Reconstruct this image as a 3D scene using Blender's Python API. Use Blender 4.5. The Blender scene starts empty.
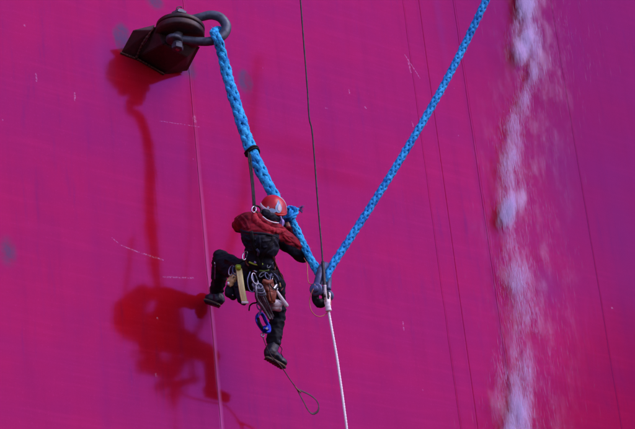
import bpy, bmesh, math, random
from mathutils import Vector, Matrix, noise
from mathutils.bvhtree import BVHTree
import numpy as np
random.seed(7)
S = bpy.context.scene
COL = S.collection
R = math.radians
V = Vector

# ------------------------------------------------------------------ camera
YAW, PITCH, ROLL, FPX, DIST = R(39.8), R(25.5), R(6.4), 2400.0, 24.7
fw = V((math.sin(YAW)*math.cos(PITCH), math.cos(YAW)*math.cos(PITCH), math.sin(PITCH)))
r0 = V((math.cos(YAW), -math.sin(YAW), 0))
u0 = r0.cross(fw)
rt = math.cos(ROLL)*r0 - math.sin(ROLL)*u0
up = math.cos(ROLL)*u0 + math.sin(ROLL)*r0
CAMP = -fw*DIST
cd = bpy.data.cameras.new('camera'); cam = bpy.data.objects.new('camera', cd); COL.objects.link(cam)
cd.sensor_width = 36; cd.lens = 36*FPX/635; cd.clip_end = 500
m = Matrix((rt, up, -fw)).transposed().to_4x4(); m.translation = CAMP
cam.matrix_world = m
S.camera = cam

WARP = 0.0
def at(px, py, d=0.0):
    """point at distance d in front of the hull (hull = plane y=0, sea side = -y)"""
    if WARP:
        q = max(0, min(1, (d-.2)/.6)); d += WARP*q*q*(3-2*q)
    v = fw*FPX + rt*(px-317.5) - up*(py-214.5)
    t = (-d - CAMP.y)/v.y
    return CAMP + v*t
def proj(p):
    q = p-CAMP; z = q.dot(fw)
    return (317.5+FPX*q.dot(rt)/z, 214.5-FPX*q.dot(up)/z)

# ------------------------------------------------------------------ light
SUN_DIR = V((0.36, -0.66, 0.66)).normalized()      # towards the sun
w = bpy.data.worlds.new('World'); S.world = w; w.use_nodes = True
nt = w.node_tree; nt.nodes.clear()
sky = nt.nodes.new('ShaderNodeTexSky'); sky.sky_type = 'NISHITA'; sky.sun_disc = False
sky.sun_elevation = math.asin(SUN_DIR.z); sky.sun_rotation = math.atan2(SUN_DIR.x, SUN_DIR.y)
sky.air_density = 1.2; sky.dust_density = 0.6; sky.ozone_density = 2.0
tint = nt.nodes.new('ShaderNodeMix'); tint.data_type = 'RGBA'; tint.blend_type = 'MULTIPLY'
tint.inputs[0].default_value = 1; tint.inputs[7].default_value = (1.0, 0.72, 1.1, 1)
bg = nt.nodes.new('ShaderNodeBackground'); bg.inputs[1].default_value = 0.15
wo = nt.nodes.new('ShaderNodeOutputWorld')
nt.links.new(sky.outputs[0], tint.inputs[6]); nt.links.new(tint.outputs[2], bg.inputs[0]); nt.links.new(bg.outputs[0], wo.inputs[0])
sd = bpy.data.lights.new('sun', 'SUN'); sd.energy = 1.5; sd.angle = R(50); sd.color = (1.0, 0.86, 0.88)
sun = bpy.data.objects.new('sun', sd); COL.objects.link(sun)
sun.rotation_euler = SUN_DIR.to_track_quat('Z', 'Y').to_euler()
S.view_settings.view_transform = 'Standard'; S.view_settings.look = 'None'
S.view_settings.exposure = 0.55; S.view_settings.gamma = 1
S.render.engine = 'CYCLES'; S.render.resolution_x = 1024; S.render.resolution_y = 692
S.cycles.max_bounces = 6

# ------------------------------------------------------------------ node helpers
class NT:
    def __init__(s, name):
        s.m = bpy.data.materials.new(name); s.m.use_nodes = True
        s.t = s.m.node_tree; s.t.nodes.clear(); s.out = s.n('ShaderNodeOutputMaterial')
    def n(s, ty, **k):
        o = s.t.nodes.new(ty)
        for a, b in k.items(): setattr(o, a, b)
        return o
    def l(s, a, b): s.t.links.new(a, b)
    def put(s, sock, v):
        if hasattr(v, 'is_output'): s.l(v, sock)
        elif v is not None: sock.default_value = v
    def math(s, op, a, b=None, c=None, clamp=False):
        o = s.n('ShaderNodeMath', operation=op, use_clamp=clamp)
        for i, v in enumerate((a, b, c)):
            if v is not None: s.put(o.inputs[i], v)
        return o.outputs[0]
    def mix(s, f, a, b, blend='MIX'):
        o = s.n('ShaderNodeMix', data_type='RGBA', blend_type=blend)
        s.put(o.inputs[0], f); s.put(o.inputs[6], a); s.put(o.inputs[7], b)
        return o.outputs[2]
    def noise(s, vec, scale, detail=3, rough=0.5, out=0):
        o = s.n('ShaderNodeTexNoise'); o.inputs['Scale'].default_value = scale
        o.inputs['Detail'].default_value = detail; o.inputs['Roughness'].default_value = rough
        if vec is not None: s.l(vec, o.inputs['Vector'])
        return o.outputs[out]
    def ramp(s, v, lo, hi, a=0.0, b=1.0):
        o = s.n('ShaderNodeMapRange', interpolation_type='SMOOTHSTEP'); s.put(o.inputs[0], v)
        o.inputs[1].default_value = lo; o.inputs[2].default_value = hi
        o.inputs[3].default_value = a; o.inputs[4].default_value = b
        return o.outputs[0]
    def scale(s, vec, sc):
        o = s.n('ShaderNodeVectorMath', operation='MULTIPLY'); s.l(vec, o.inputs[0]); o.inputs[1].default_value = sc
        return o.outputs[0]
def c4(c): return (c[0], c[1], c[2], 1)
MATS = {}
def simple(name, col, rough=0.6, metal=0.0, nscale=40, nvar=0.35, bump=0.3, bdist=0.004, col2=None, spec=0.5, stretch=(1,1,1), sheen=0):
    if name in MATS: return MATS[name]
    N = NT(name); tc = N.n('ShaderNodeTexCoord').outputs['Object']
    v = N.scale(tc, stretch)
    nz = N.noise(v, nscale, 4, 0.6)
    big = N.noise(v, nscale*0.17, 3, 0.6)
    c2 = col2 or tuple(x*(1-nvar) for x in col)
    f = N.math('MULTIPLY_ADD', nz, 0.6, N.math('MULTIPLY', big, 0.6))
    cc = N.mix(N.ramp(f, 0.4, 0.8), c4(col), c4(c2))
    p = N.n('ShaderNodeBsdfPrincipled')
    N.l(cc, p.inputs['Base Color']); p.inputs['Metallic'].default_value = metal
    N.l(N.ramp(big, 0.3, 0.7, max(0.05, rough-0.12), min(1, rough+0.12)), p.inputs['Roughness'])
    p.inputs['Specular IOR Level'].default_value = spec
    p.inputs['Sheen Weight'].default_value = sheen
    b = N.n('ShaderNodeBump'); b.inputs['Strength'].default_value = bump; b.inputs['Distance'].default_value = bdist
    N.l(nz, b.inputs['Height']); N.l(b.outputs[0], p.inputs['Normal'])
    N.l(p.outputs[0], N.out.inputs[0]); MATS[name] = N.m
    return N.m

# ------------------------------------------------------------------ mesh helpers
def link(name, bm, mat, parent=None, smooth=True, world=True):
    me = bpy.data.meshes.new(name); bm.normal_update(); bm.to_mesh(me); bm.free()
    for mm in (mat if isinstance(mat, (list, tuple)) else [mat]): me.materials.append(mm)
    if smooth: me.polygons.foreach_set('use_smooth', [True]*len(me.polygons))
    o = bpy.data.objects.new(name, me); COL.objects.link(o)
    if parent:
        o.parent = parent; o.matrix_parent_inverse = Matrix.Translation(parent.location).inverted() if parent.type=='EMPTY' or parent.location.length else Matrix()
    return o
def tag(o, label, cat, group=None, kind=None):
    if label: o['label'] = label
    if cat: o['category'] = cat
    if group: o['group'] = group
    if kind: o['kind'] = kind
    return o
def thing(name, loc, label, cat, group=None):
    o = bpy.data.objects.new(name, None); o.empty_display_size = 0.1; COL.objects.link(o); o.location = loc
    return tag(o, label, cat, group)
def sub_empty(name, par):
    o = bpy.data.objects.new(name, None); o.empty_display_size = .1; COL.objects.link(o); o.parent = par
    o.matrix_parent_inverse = Matrix.Translation(par.location).inverted(); return o
def catmull(P, n):
    out = []
    P = [tuple(p) for p in P]
    Q = [tuple(2*a-b for a, b in zip(P[0], P[1]))] + P + [tuple(2*a-b for a, b in zip(P[-1], P[-2]))]
    for i in range(1, len(Q)-2):
        for k in range(n):
            t = k/n
            out.append(tuple(0.5*((2*b)+(-a+c)*t+(2*a-5*b+4*c-d)*t*t+(-a+3*b-3*c+d)*t**3) for a, b, c, d in zip(Q[i-1], Q[i], Q[i+1], Q[i+2])))
    out.append(P[-1]); return out
def resample(pts, rad, step):
    """even spacing along a polyline; rad list follows"""
    L = [0]
    for a, b in zip(pts, pts[1:]): L.append(L[-1]+(b-a).length)
    n = max(2, int(L[-1]/step)); out = []; rr = []; j = 0
    for k in range(n+1):
        s = L[-1]*k/n
        while j < len(L)-2 and L[j+1] < s: j += 1
        t = (s-L[j])/max(1e-9, L[j+1]-L[j]); out.append(pts[j].lerp(pts[j+1], t)); rr.append(rad[j]*(1-t)+rad[j+1]*t)
    return out, rr, L[-1]
def frames(pts):
    T = []
    for i in range(len(pts)):
        t = (pts[min(i+1, len(pts)-1)]-pts[max(i-1, 0)]); T.append(t.normalized())
    a = T[0].orthogonal().normalized(); out = []
    for t in T:
        a = (a - t*a.dot(t)).normalized(); out.append((t, a, t.cross(a)))
    return out
def path(pp, n=8):
    """pp: (px,py,d[,r]) list -> smooth 3-D points"""
    k = len(pp[0]); c = catmull(pp, n)
    return [at(q[0], q[1], q[2]) for q in c], ([q[3] for q in c] if k > 3 else None)
def tube(bm, pts, r, sides=8, flat=1.0, closed=False, mi=0, nrm=None, wob=0):
    rr = r if isinstance(r, (list, tuple)) else [r]*len(pts)
    F = frames(pts); rings = []
    for i, (p, (t, a, b)) in enumerate(zip(pts, F)):
        if nrm is not None:
            nn = nrm[i] if isinstance(nrm, list) else nrm
            b = (nn - t*nn.dot(t)).normalized(); a = b.cross(t)
        R_ = rr[i]*(1+(random.uniform(-wob, wob) if wob else 0))
        rings.append([bm.verts.new(p + a*math.cos(2*math.pi*k/sides)*R_ + b*math.sin(2*math.pi*k/sides)*R_*flat) for k in range(sides)])
    m_ = len(rings)
    for i in range(m_ if closed else m_-1):
        A, B = rings[i], rings[(i+1) % m_]
        for k in range(sides):
            f = bm.faces.new((A[k], A[(k+1) % sides], B[(k+1) % sides], B[k])); f.material_index = mi
    if not closed:
        bm.faces.new(rings[0][::-1]).material_index = mi; bm.faces.new(rings[-1]).material_index = mi
def T(p, r, n=8, sides=8, **k):
    bm = bmesh.new(); pts, rr = path(p, n); tube(bm, pts, rr if rr else r, sides, **k); return bm
def box(bm, c, X, Y, Z, bev=0.0, mi=0):
    vs = []
    for sx in (-1, 1):
        for sy in (-1, 1):
            for sz in (-1, 1): vs.append(bm.verts.new(c+X*sx+Y*sy+Z*sz))
    fs = []
    for q in ((0,1,3,2), (4,6,7,5), (0,4,5,1), (2,3,7,6), (0,2,6,4), (1,5,7,3)):
        f = bm.faces.new([vs[i] for i in q]); f.material_index = mi; fs.append(f)
    if bev: bmesh.ops.bevel(bm, geom=list({e for f in fs for e in f.edges}), offset=bev, segments=2, affect='EDGES')
def lathe(bm, c, ax, prof, n=32, mi=0, ex=1.0, xdir=None):
    """prof: (radius, height) along ax"""
    ax = ax.normalized(); a = (xdir - ax*xdir.dot(ax)).normalized() if xdir else ax.orthogonal().normalized(); b = ax.cross(a)
    rings = [[bm.verts.new(c+ax*h+(a*math.cos(2*math.pi*k/n)+b*math.sin(2*math.pi*k/n)*ex)*max(r, 1e-4)) for k in range(n)] for r, h in prof]
    for A, B in zip(rings, rings[1:]):
        for k in range(n): bm.faces.new((A[k], A[(k+1) % n], B[(k+1) % n], B[k])).material_index = mi
    bm.faces.new(rings[0][::-1]).material_index = mi; bm.faces.new(rings[-1]).material_index = mi
def fix(bm): bmesh.ops.recalc_face_normals(bm, faces=bm.faces[:]); return bm
def ball(bm, c, r, sc=(1,1,1), M=None, sub=2):
    q = bmesh.ops.create_icosphere(bm, subdivisions=sub, radius=1)
    M = M or Matrix.Identity(3)
    for v in q['verts']: v.co = c + M @ V((v.co.x*r*sc[0], v.co.y*r*sc[1], v.co.z*r*sc[2]))
def hullmesh(pts, bev=0.008):
    bm = bmesh.new()
    for p in pts: bm.verts.new(p)
    g = bmesh.ops.convex_hull(bm, input=bm.verts[:])
    bmesh.ops.delete(bm, geom=[e for e in g['geom_interior'] if isinstance(e, bmesh.types.BMVert)], context='VERTS')
    bmesh.ops.dissolve_limit(bm, angle_limit=R(2), verts=bm.verts[:], edges=bm.edges[:])
    fix(bm)
    if bev: bmesh.ops.bevel(bm, geom=bm.edges[:], offset=bev, segments=2, affect='EDGES')
    return bm

# ------------------------------------------------------------------ hull paint
def hull_paint():
    N = NT('red_hull_paint')
    pos = N.n('ShaderNodeNewGeometry').outputs['Position']
    # organic warp of the stain outlines
    wn = N.n('ShaderNodeTexNoise'); wn.inputs['Scale'].default_value = 4.0; wn.inputs['Detail'].default_value = 5; N.l(pos, wn.inputs['Vector'])
    ws = N.n('ShaderNodeVectorMath', operation='MULTIPLY_ADD'); N.l(wn.outputs[1], ws.inputs[0]); ws.inputs[1].default_value = (0.10,)*3; ws.inputs[2].default_value = (-0.05,)*3
    wa = N.n('ShaderNodeVectorMath', operation='ADD'); N.l(pos, wa.inputs[0]); N.l(ws.outputs[0], wa.inputs[1])
    sp = N.n('ShaderNodeSeparateXYZ'); N.l(wa.outputs[0], sp.inputs[0]); X, Z = sp.outputs[0], sp.outputs[2]
    s2 = N.n('ShaderNodeSeparateXYZ'); N.l(pos, s2.inputs[0]); X0, Z0 = s2.outputs[0], s2.outputs[2]
    def ell(px, py, rx, rz, soft=0.35, x=None, z=None):
        c = at(px, py)
        a = N.math('DIVIDE', N.math('SUBTRACT', x or X, c.x), rx); b = N.math('DIVIDE', N.math('SUBTRACT', z or Z, c.z), rz)
        r = N.math('SQRT', N.math('ADD', N.math('MULTIPLY', a, a), N.math('MULTIPLY', b, b)))
        return N.ramp(r, 1-soft, 1+soft, 1, 0)
    def mx(l):
        o = l[0]
        for q in l[1:]: o = N.math('MAXIMUM', o, q)
        return o
    # tone: broad, roller-wide bands along the hull and weather streaks down it
    bands = N.noise(N.scale(pos, (0.22, 1, 1.1)), 1.0, 4, 0.55)
    mott = N.noise(N.scale(pos, (1, 1, 0.6)), 2.3, 6, 0.62)
    streak = N.noise(N.scale(pos, (7, 1, 0.35)), 1.3, 5, 0.6)
    fine = N.noise(pos, 38, 4, 0.65)
    col = N.mix(N.ramp(bands, 0.35, 0.65), (0.28, 0.003, 0.014, 1), (0.34, 0.0035, 0.011, 1))
    col = N.mix(N.math('MULTIPLY', N.ramp(mott, 0.42, 0.7), 0.45), col, (0.24, 0.004, 0.020, 1))
    col = N.mix(N.math('MULTIPLY', N.ramp(streak, 0.5, 0.75), 0.35), col, (0.23, 0.003, 0.012, 1))
    lay = N.noise(N.scale(pos, (.5, 1, 9)), 1.6, 6, .65)
    col = N.mix(N.math('MULTIPLY', N.ramp(lay, 0.45, 0.72), 0.22), col, (0.46, 0.012, 0.04, 1))
    grime = N.math('MULTIPLY', N.ramp(N.noise(N.scale(pos, (5, 1, .5)), 2.2, 7, .7), .5, .72), N.ramp(N.noise(pos, .8, 3), .42, .62))
    col = N.mix(N.math('MULTIPLY', grime, .5), col, (.14, .006, .03, 1))
    col = N.mix(N.math('MULTIPLY', N.ramp(fine, 0.55, 0.8), 0.16), col, (0.72, 0.05, 0.12, 1))
    # bluish grey touched-up spots
    spots = mx([ell(245, 82, .08, .13, .35), ell(155, 2, .09, .08, .6), ell(122, 38, .09, .16, .35), ell(187, 66, .10, .14, .5), ell(8, 252, .07, .12, .8)])
    spots2 = mx([ell(104, 60, .10, .35, .8), ell(440, 20, .05, .5, .9), ell(560, 165, .22, .5, .9), ell(625, 250, .25, .9, .9), ell(548, 285, .2, .2, .6)])
    col = N.mix(N.math('MULTIPLY', N.math('MULTIPLY', spots, N.ramp(N.noise(pos, 9, 5, .7), .30, .62, .35, 1)), 0.85), col, (0.055, 0.060, 0.085, 1))
    col = N.mix(N.math('MULTIPLY', spots2, 0.22), col, (0.12, 0.03, 0.12, 1))
    # light fall-off towards the far upper end of the hull, painted into the colour
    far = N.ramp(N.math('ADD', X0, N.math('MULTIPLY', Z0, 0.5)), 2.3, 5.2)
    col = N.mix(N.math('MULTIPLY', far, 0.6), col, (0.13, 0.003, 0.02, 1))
    # redder rubbed patches
    rub = mx([ell(300, 150, .7, .12, .8), ell(204, 240, .10, 1.2, .8), ell(330, 175, .5, .10, .8)])
    def vband(x, hw, soft):
        return N.ramp(N.math('ABSOLUTE', N.math('SUBTRACT', N.math('MULTIPLY_ADD', N.math('SUBTRACT', mott, .5), .03, X0), x)), hw-soft, hw+soft, 1, 0)
    xa_ = (at(190, 75).x+at(222, 429).x)/2; xb_ = (at(403, 0).x+at(461, 429).x)/2; xc_ = (at(455.6, 0).x+at(481, 200).x)/2; xd_ = (at(551, 0).x+at(622.6, 429).x)/2
    low = N.ramp(Z0, -1.2, 1.2, 1, .15)
    col = N.mix(N.math('MULTIPLY', N.math('MULTIPLY', vband(xa_+.006, .016, .02), low), .75), col, (0.50, .10, .26, 1))
    col = N.mix(N.math('MULTIPLY', vband(xa_-.05, .02, .03), .35), col, (0.26, .002, .012, 1))
    col = N.mix(N.math('MULTIPLY', vband(xc_-.03, .03, .035), .5), col, (0.20, .002, .015, 1))
    for px_, w_, s_ in ((93, .10, .5), (170, .05, .3), (262, .06, .25), (341, .09, .3), (486, .08, .35), (606, .14, .4)):
        col = N.mix(N.math('MULTIPLY', N.math('MULTIPLY', vband(at(px_, 214).x, w_*.4, w_), N.ramp(N.noise(N.scale(pos, (1, 1, .7)), 1.1, 5, .7), .42, .62)), s_), col, (.20, .003, .03, 1))
    col = N.mix(N.math('MULTIPLY', vband(xb_+.20, .012, .015), .4), col, (0.24, .002, .015, 1))
    col = N.mix(N.math('MULTIPLY', vband(xb_-.03, .012, .015), .4), col, (0.30, .002, .02, 1))
    col = N.mix(N.math('MULTIPLY', vband(xd_-.01, .008, .012), .5), col, (0.16, .002, .015, 1))
    # scratches and chips (pixel pairs laid out on the hull)
    def seg(a, b, wd):
        A, B = at(*a), at(*b); dx, dz = B.x-A.x, B.z-A.z; LL = dx*dx+dz*dz
        ux, uz = N.math('SUBTRACT', XS, A.x), N.math('SUBTRACT', ZS, A.z)
        t = N.math('DIVIDE', N.math('ADD', N.math('MULTIPLY', ux, dx), N.math('MULTIPLY', uz, dz)), LL, clamp=True)
        ex, ez = N.math('SUBTRACT', ux, N.math('MULTIPLY', t, dx)), N.math('SUBTRACT', uz, N.math('MULTIPLY', t, dz))
        r = N.math('SQRT', N.math('ADD', N.math('MULTIPLY', ex, ex), N.math('MULTIPLY', ez, ez)))
        return N.ramp(r, wd*0.5, wd*1.3, 1, 0)
    w2 = N.n('ShaderNodeTexNoise'); w2.inputs['Scale'].default_value = 14; N.l(pos, w2.inputs['Vector'])
    w3 = N.n('ShaderNodeVectorMath', operation='MULTIPLY_ADD'); N.l(w2.outputs[1], w3.inputs[0]); w3.inputs[1].default_value = (0.016,)*3; w3.inputs[2].default_value = (-0.008,)*3
    w4 = N.n('ShaderNodeVectorMath', operation='ADD'); N.l(pos, w4.inputs[0]); N.l(w3.outputs[0], w4.inputs[1])
    s3 = N.n('ShaderNodeSeparateXYZ'); N.l(w4.outputs[0], s3.inputs[0]); XS, ZS = s3.outputs[0], s3.outputs[2]
    segs = [((120,245),(138,252),.006), ((138,252),(163,260),.008), ((163,277),(193,278),.008), ((112,238),(118,243),.005),
            ((36,74),(36.5,81),.009), ((74.5,93),(75,101),.009), ((403,322),(404,330),.008),
            ((160,121),(200,127),.004), ((194,117),(195,121),.02), ((156,374),(156.4,376),.012), ((405,55),(420,78),.007), ((408,60),(411,72),.012),
            ((412,122),(413,126),.009), ((349,90),(349.5,93),.009), ((326,108),(328,108.6),.007), ((612,308),(613,309),.012), ((24,25),(25,26),.010),
            ((365,107),(366,108),.01), ((157,318),(158,319),.009)]
    scr = mx([seg(*q) for q in segs])
    brk = N.ramp(N.noise(pos, 45, 4, 0.75), 0.42, 0.60)
    scr = N.math('MULTIPLY', scr, brk)
    # pinpoint chips in the paint
    vor = N.n('ShaderNodeTexVoronoi'); vor.inputs['Scale'].default_value = 3.2; N.l(pos, vor.inputs['Vector'])
    chip = N.math('MULTIPLY', N.ramp(vor.outputs['Distance'], 0.018, 0.035, 1, 0), N.ramp(N.noise(pos, 1.3, 2), 0.5, 0.6))
    scr = N.math('MAXIMUM', scr, N.math('MULTIPLY', chip, 0.6))
    col = N.mix(N.math('MULTIPLY', scr, 0.42), col, (0.62, 0.36, 0.48, 1))
    # gloss layer
    p = N.n('ShaderNodeBsdfDiffuse'); N.l(col, p.inputs[0])
    g = N.n('ShaderNodeBsdfGlossy'); g.inputs[0].default_value = (0.34, 0.10, 0.95, 1)
    rg = N.math('MULTIPLY_ADD', mott, 0.09, 0.065)
    N.l(rg, g.inputs['Roughness'])
    fr = N.n('ShaderNodeFresnel'); fr.inputs[0].default_value = 1.75
    k = N.ramp(N.math('ADD', bands, N.math('MULTIPLY', streak, 0.5)), 0.5, 1.0, 1.0, 0.86)
    k = N.math('MULTIPLY', k, N.math('SUBTRACT', 1.0, N.math('MULTIPLY', rub, 0.22)))
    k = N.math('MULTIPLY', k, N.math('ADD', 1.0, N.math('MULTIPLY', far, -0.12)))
    k = N.math('MULTIPLY', k, N.math('SUBTRACT', 1.0, N.math('MULTIPLY', spots, 0.35)))
    fac = N.math('MULTIPLY', N.math('MULTIPLY', fr.outputs[0], k), 0.36)
    b1 = N.n('ShaderNodeBump'); b1.inputs['Strength'].default_value = 0.5; b1.inputs['Distance'].default_value = 0.0007
    N.l(N.noise(N.scale(pos, (14, 1, 1.2)), 2.0, 4, 0.6), b1.inputs['Height'])
    b2 = N.n('ShaderNodeBump'); b2.inputs['Strength'].default_value = 0.4; b2.inputs['Distance'].default_value = 0.00015
    N.l(fine, b2.inputs['Height']); N.l(b1.outputs[0], b2.inputs['Normal'])
    N.l(b2.outputs[0], g.inputs['Normal']); N.l(b2.outputs[0], p.inputs['Normal'])
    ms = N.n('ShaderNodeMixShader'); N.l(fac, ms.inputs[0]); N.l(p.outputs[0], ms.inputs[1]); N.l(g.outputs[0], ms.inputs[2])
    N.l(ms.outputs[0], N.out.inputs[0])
    return N.m
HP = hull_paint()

def bulge(x, z):
    return 0.006*noise.noise(V((x*0.55, z*0.45, 3.1))) + 0.002*noise.noise(V((x*1.7, z*0.9, 9.1)))
hull = thing('ship_hull', V((0, 0, -7)), 'huge magenta red painted steel hull filling the whole background', 'hull')
xs = [-9.0, (at(190, 75).x+at(222, 429).x)/2, (at(403, 0).x+at(461, 429).x)/2, (at(455.6, 0).x+at(481, 200).x)/2, (at(551, 0).x+at(622.6, 429).x)/2, 12.0]
z0, z1 = -7.0, 9.0
for i in range(5):
    bm = bmesh.new(); a, b = xs[i]+0.0004, xs[i+1]-0.0004
    nx = max(4, int((b-a)/0.14)); nz = 110
    G = [[bm.verts.new((a+(b-a)*ix/nx, bulge(a+(b-a)*ix/nx, z0+(z1-z0)*iz/nz), z0+(z1-z0)*iz/nz)) for ix in range(nx+1)] for iz in range(nz+1)]
    for iz in range(nz):
        for ix in range(nx): bm.faces.new((G[iz][ix], G[iz][ix+1], G[iz+1][ix+1], G[iz+1][ix]))
    # returned edges give each plate its thickness
    bd = [e for e in bm.edges if e.is_boundary]
    for e in bd: e.smooth = False
    q = bmesh.ops.extrude_edge_only(bm, edges=bd)
    for v in [g for g in q['geom'] if isinstance(g, bmesh.types.BMVert)]: v.co.y += 0.02
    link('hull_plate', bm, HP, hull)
for i, (wd, ht) in enumerate([(0.013, .0020), (.010, .0004), (.016, .0006), (.009, .0004)]):
    x = xs[i+1]; pts = []; rr = []
    for k in range(500):
        z = z0+(z1-z0)*k/499; pts.append(V((x+0.006*noise.noise(V((0, i, z*3))), bulge(x, z)-0.001, z))); rr.append(wd*(1+0.25*noise.noise(V((5, i, z*14)))))
    bm = bmesh.new(); tube(bm, pts, rr, 8, flat=ht/wd, nrm=V((0, -1, 0)))
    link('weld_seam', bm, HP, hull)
# painted-over bead lines beside the third seam
for px0, px1, wd in ((430, 445, .006),):
    bm = bmesh.new(); x = at(px0, 180).x; pts = [V((x+.2, bulge(x+.2, z0+(z1-z0)*k/200)-.0005, z0+(z1-z0)*k/200)) for k in range(201)]
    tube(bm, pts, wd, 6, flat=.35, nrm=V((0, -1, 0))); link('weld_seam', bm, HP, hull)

# ------------------------------------------------------------------ materials
M_iron = simple('painted_bracket_steel', (0.011, 0.004, 0.006), 0.55, 0.0, 30, .5, .5, .004, col2=(.055, .014, .012))
M_wedge = simple('brown_primer_steel', (0.10, 0.022, 0.03), 0.5, 0.0, 25, .5, .4, .003, col2=(.05, .014, .02))
M_shk = simple('galvanised_shackle', (0.10, 0.125, 0.16), 0.5, 0.35, 22, .4, .6, .003, col2=(.035, .04, .06))
M_shk2 = simple('blue_grey_shackle', (0.09, 0.12, 0.26), 0.45, 0.3, 26, .5, .5, .003, col2=(.045, .05, .10))
M_steel = simple('bright_steel', (0.40, 0.42, 0.48), 0.32, 1.0, 50, .3, .2, .001)
M_rope = simple('blue_rope_fibre', (0.04, 0.60, 0.98), 0.75, 0, 60, .5, 1, .007, col2=(.004, .15, .48), spec=.3)
M_rope2 = simple('deep_blue_rope_fibre', (0.02, 0.46, 0.90), 0.75, 0, 60, .5, 1, .007, col2=(.003, .10, .42), spec=.3)
M_black = simple('black_webbing', (0.005, 0.005, 0.009), 0.7, 0, 200, .4, .4, .001, spec=.25)
M_cable = simple('black_cable', (0.014, 0.006, 0.014), 0.6, 0, 200, .4, .4, .001)
M_white = simple('white_rope_fibre', (0.88, 0.84, 0.86), 0.7, 0, 120, .2, .6, .002)
M_jred = simple('red_jacket_cloth', (0.29, 0.006, 0.022), 0.85, 0, 20, .5, .6, .006, col2=(.085, .003, .012), spec=.2)
M_jbrt = simple('bright_red_collar_cloth', (0.42, 0.008, 0.030), 0.9, 0, 26, .4, .4, .004)
M_jblk = simple('black_vest_cloth', (0.0035, 0.0042, 0.009), 0.8, 0, 26, .4, .8, .006, col2=(.012, .016, .036), spec=.25)
M_trou = simple('black_trouser_cloth', (0.004, 0.0048, 0.010), 0.8, 0, 22, .4, .8, .006, col2=(.008, .011, .022), spec=.2)
M_boot = simple('blue_black_boot_leather', (0.012, 0.015, 0.030), 0.42, 0, 40, .4, .5, .003)
M_sole = simple('tan_boot_sole', (0.13, 0.085, 0.045), 0.7, 0, 40, .4, .5, .003)
M_skin = simple('skin', (0.45, 0.22, 0.15), 0.5, 0, 60, .15, .2, .001)
M_hred = simple('red_helmet_shell', (0.56, 0.010, 0.018), 0.36, 0, 14, .45, .05, .001)
M_hwht = simple('white_helmet_trim', (0.72, 0.70, 0.74), 0.35, 0, 30, .2, .1, .001)
M_hblu = simple('pale_blue_sticker', (0.30, 0.50, 0.72), 0.35, 0, 30, .2, .1, .001)
M_lime = simple('lime_plastic', (0.42, 0.70, 0.03), 0.4, 0, 30, .2, .1, .001)
M_yel = simple('pale_yellow_webbing', (0.92, 0.88, 0.36), 0.6, 0, 80, .2, .4, .002)
M_tan = simple('tan_leather', (0.52, 0.33, 0.14), 0.6, 0, 40, .4, .5, .003)
M_brn = simple('red_brown_leather', (0.24, 0.045, 0.020), 0.6, 0, 30, .5, .6, .004)
M_gry = simple('grey_rope_fibre', (0.34, 0.36, 0.44), 0.7, 0, 110, .75, .7, .003, col2=(.06, .07, .10))
M_asc = simple('blue_anodised_metal', (0.02, 0.05, 0.62), 0.3, 0.5, 40, .3, .2, .001)
M_pur = simple('pale_purple_plastic', (0.33, 0.24, 0.62), 0.4, 0, 40, .3, .2, .001)
M_strap = simple('dark_brown_webbing', (0.055, 0.018, 0.030), 0.7, 0, 90, .4, .4, .001)
M_orng = simple('orange_cord', (0.62, 0.20, 0.12), 0.6, 0, 90, .3, .3, .001)
M_eye = simple('dark_eye', (0.01, 0.01, 0.01), 0.1, 0, 10, 0, 0, .001)

# ------------------------------------------------------------------ mooring bracket
br = thing('mooring_bracket', at(153, 47), 'dark brown welded steel mooring bracket with round padeye jutting from the upper left hull', 'bracket')
link('gusset', hullmesh([at(121, 52.5), at(133, 30, .22), at(155, 24.5, .34), at(136.5, 58, .0), at(145, 45, .0), at(152, 30, .33)], .004), M_wedge, br, smooth=False)
link('bracket_arm', hullmesh([at(136.5, 57.5), at(165, 73.5, .0), at(187, 69.5, .04), at(199, 46, .40), at(196, 36, .44), at(155, 26, .36), at(156, 33, .2), at(180, 50), at(163, 44, .42), at(187, 57, .32)], .006), M_iron, br, smooth=False)
link('rib', hullmesh([at(163, 73.8), at(166, 74.2), at(187.5, 70.6, .05), at(200, 47, .41), at(197.5, 46, .41), at(185, 69, .05)], .002), M_iron, br, smooth=False)
AX = (at(180, 13, .50)-at(177.3, 48, .50)).normalized()
DC = at(180, 33, .46)
bm = bmesh.new(); lathe(bm, DC-AX*.055, AX, [(.20, 0), (.240, .012), (.246, .03), (.246, .062), (.243, .072), (.205, .076), (.20, .078), (.198, .084), (.238, .088), (.244, .096), (.244, .125), (.236, .134), (.13, .138), (.125, .16), (.02, .162)], 48)
link('padeye_disc', fix(bm), M_iron, br)
M_rust = simple('rusty_weld', (.12, .030, .018), .8, 0, 60, .5, .8, .004, col2=(.03, .008, .010))
for q in ([(120.6, 52.6, .008), (128, 55.6, .008), (136, 58.6, .008)], [(137, 58.8, .01), (150, 66, .01), (164, 74.2, .012)], [(136.4, 57.6, .02), (143, 43, .20), (154.5, 27, .36)]):
    pts, _ = path(q, 22); bm = bmesh.new(); tube(bm, pts, [.012*(1+.25*math.sin(i*1.3)) for i in range(len(pts))], 7, wob=.15); link('weld_bead', bm, M_rust, br)
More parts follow.
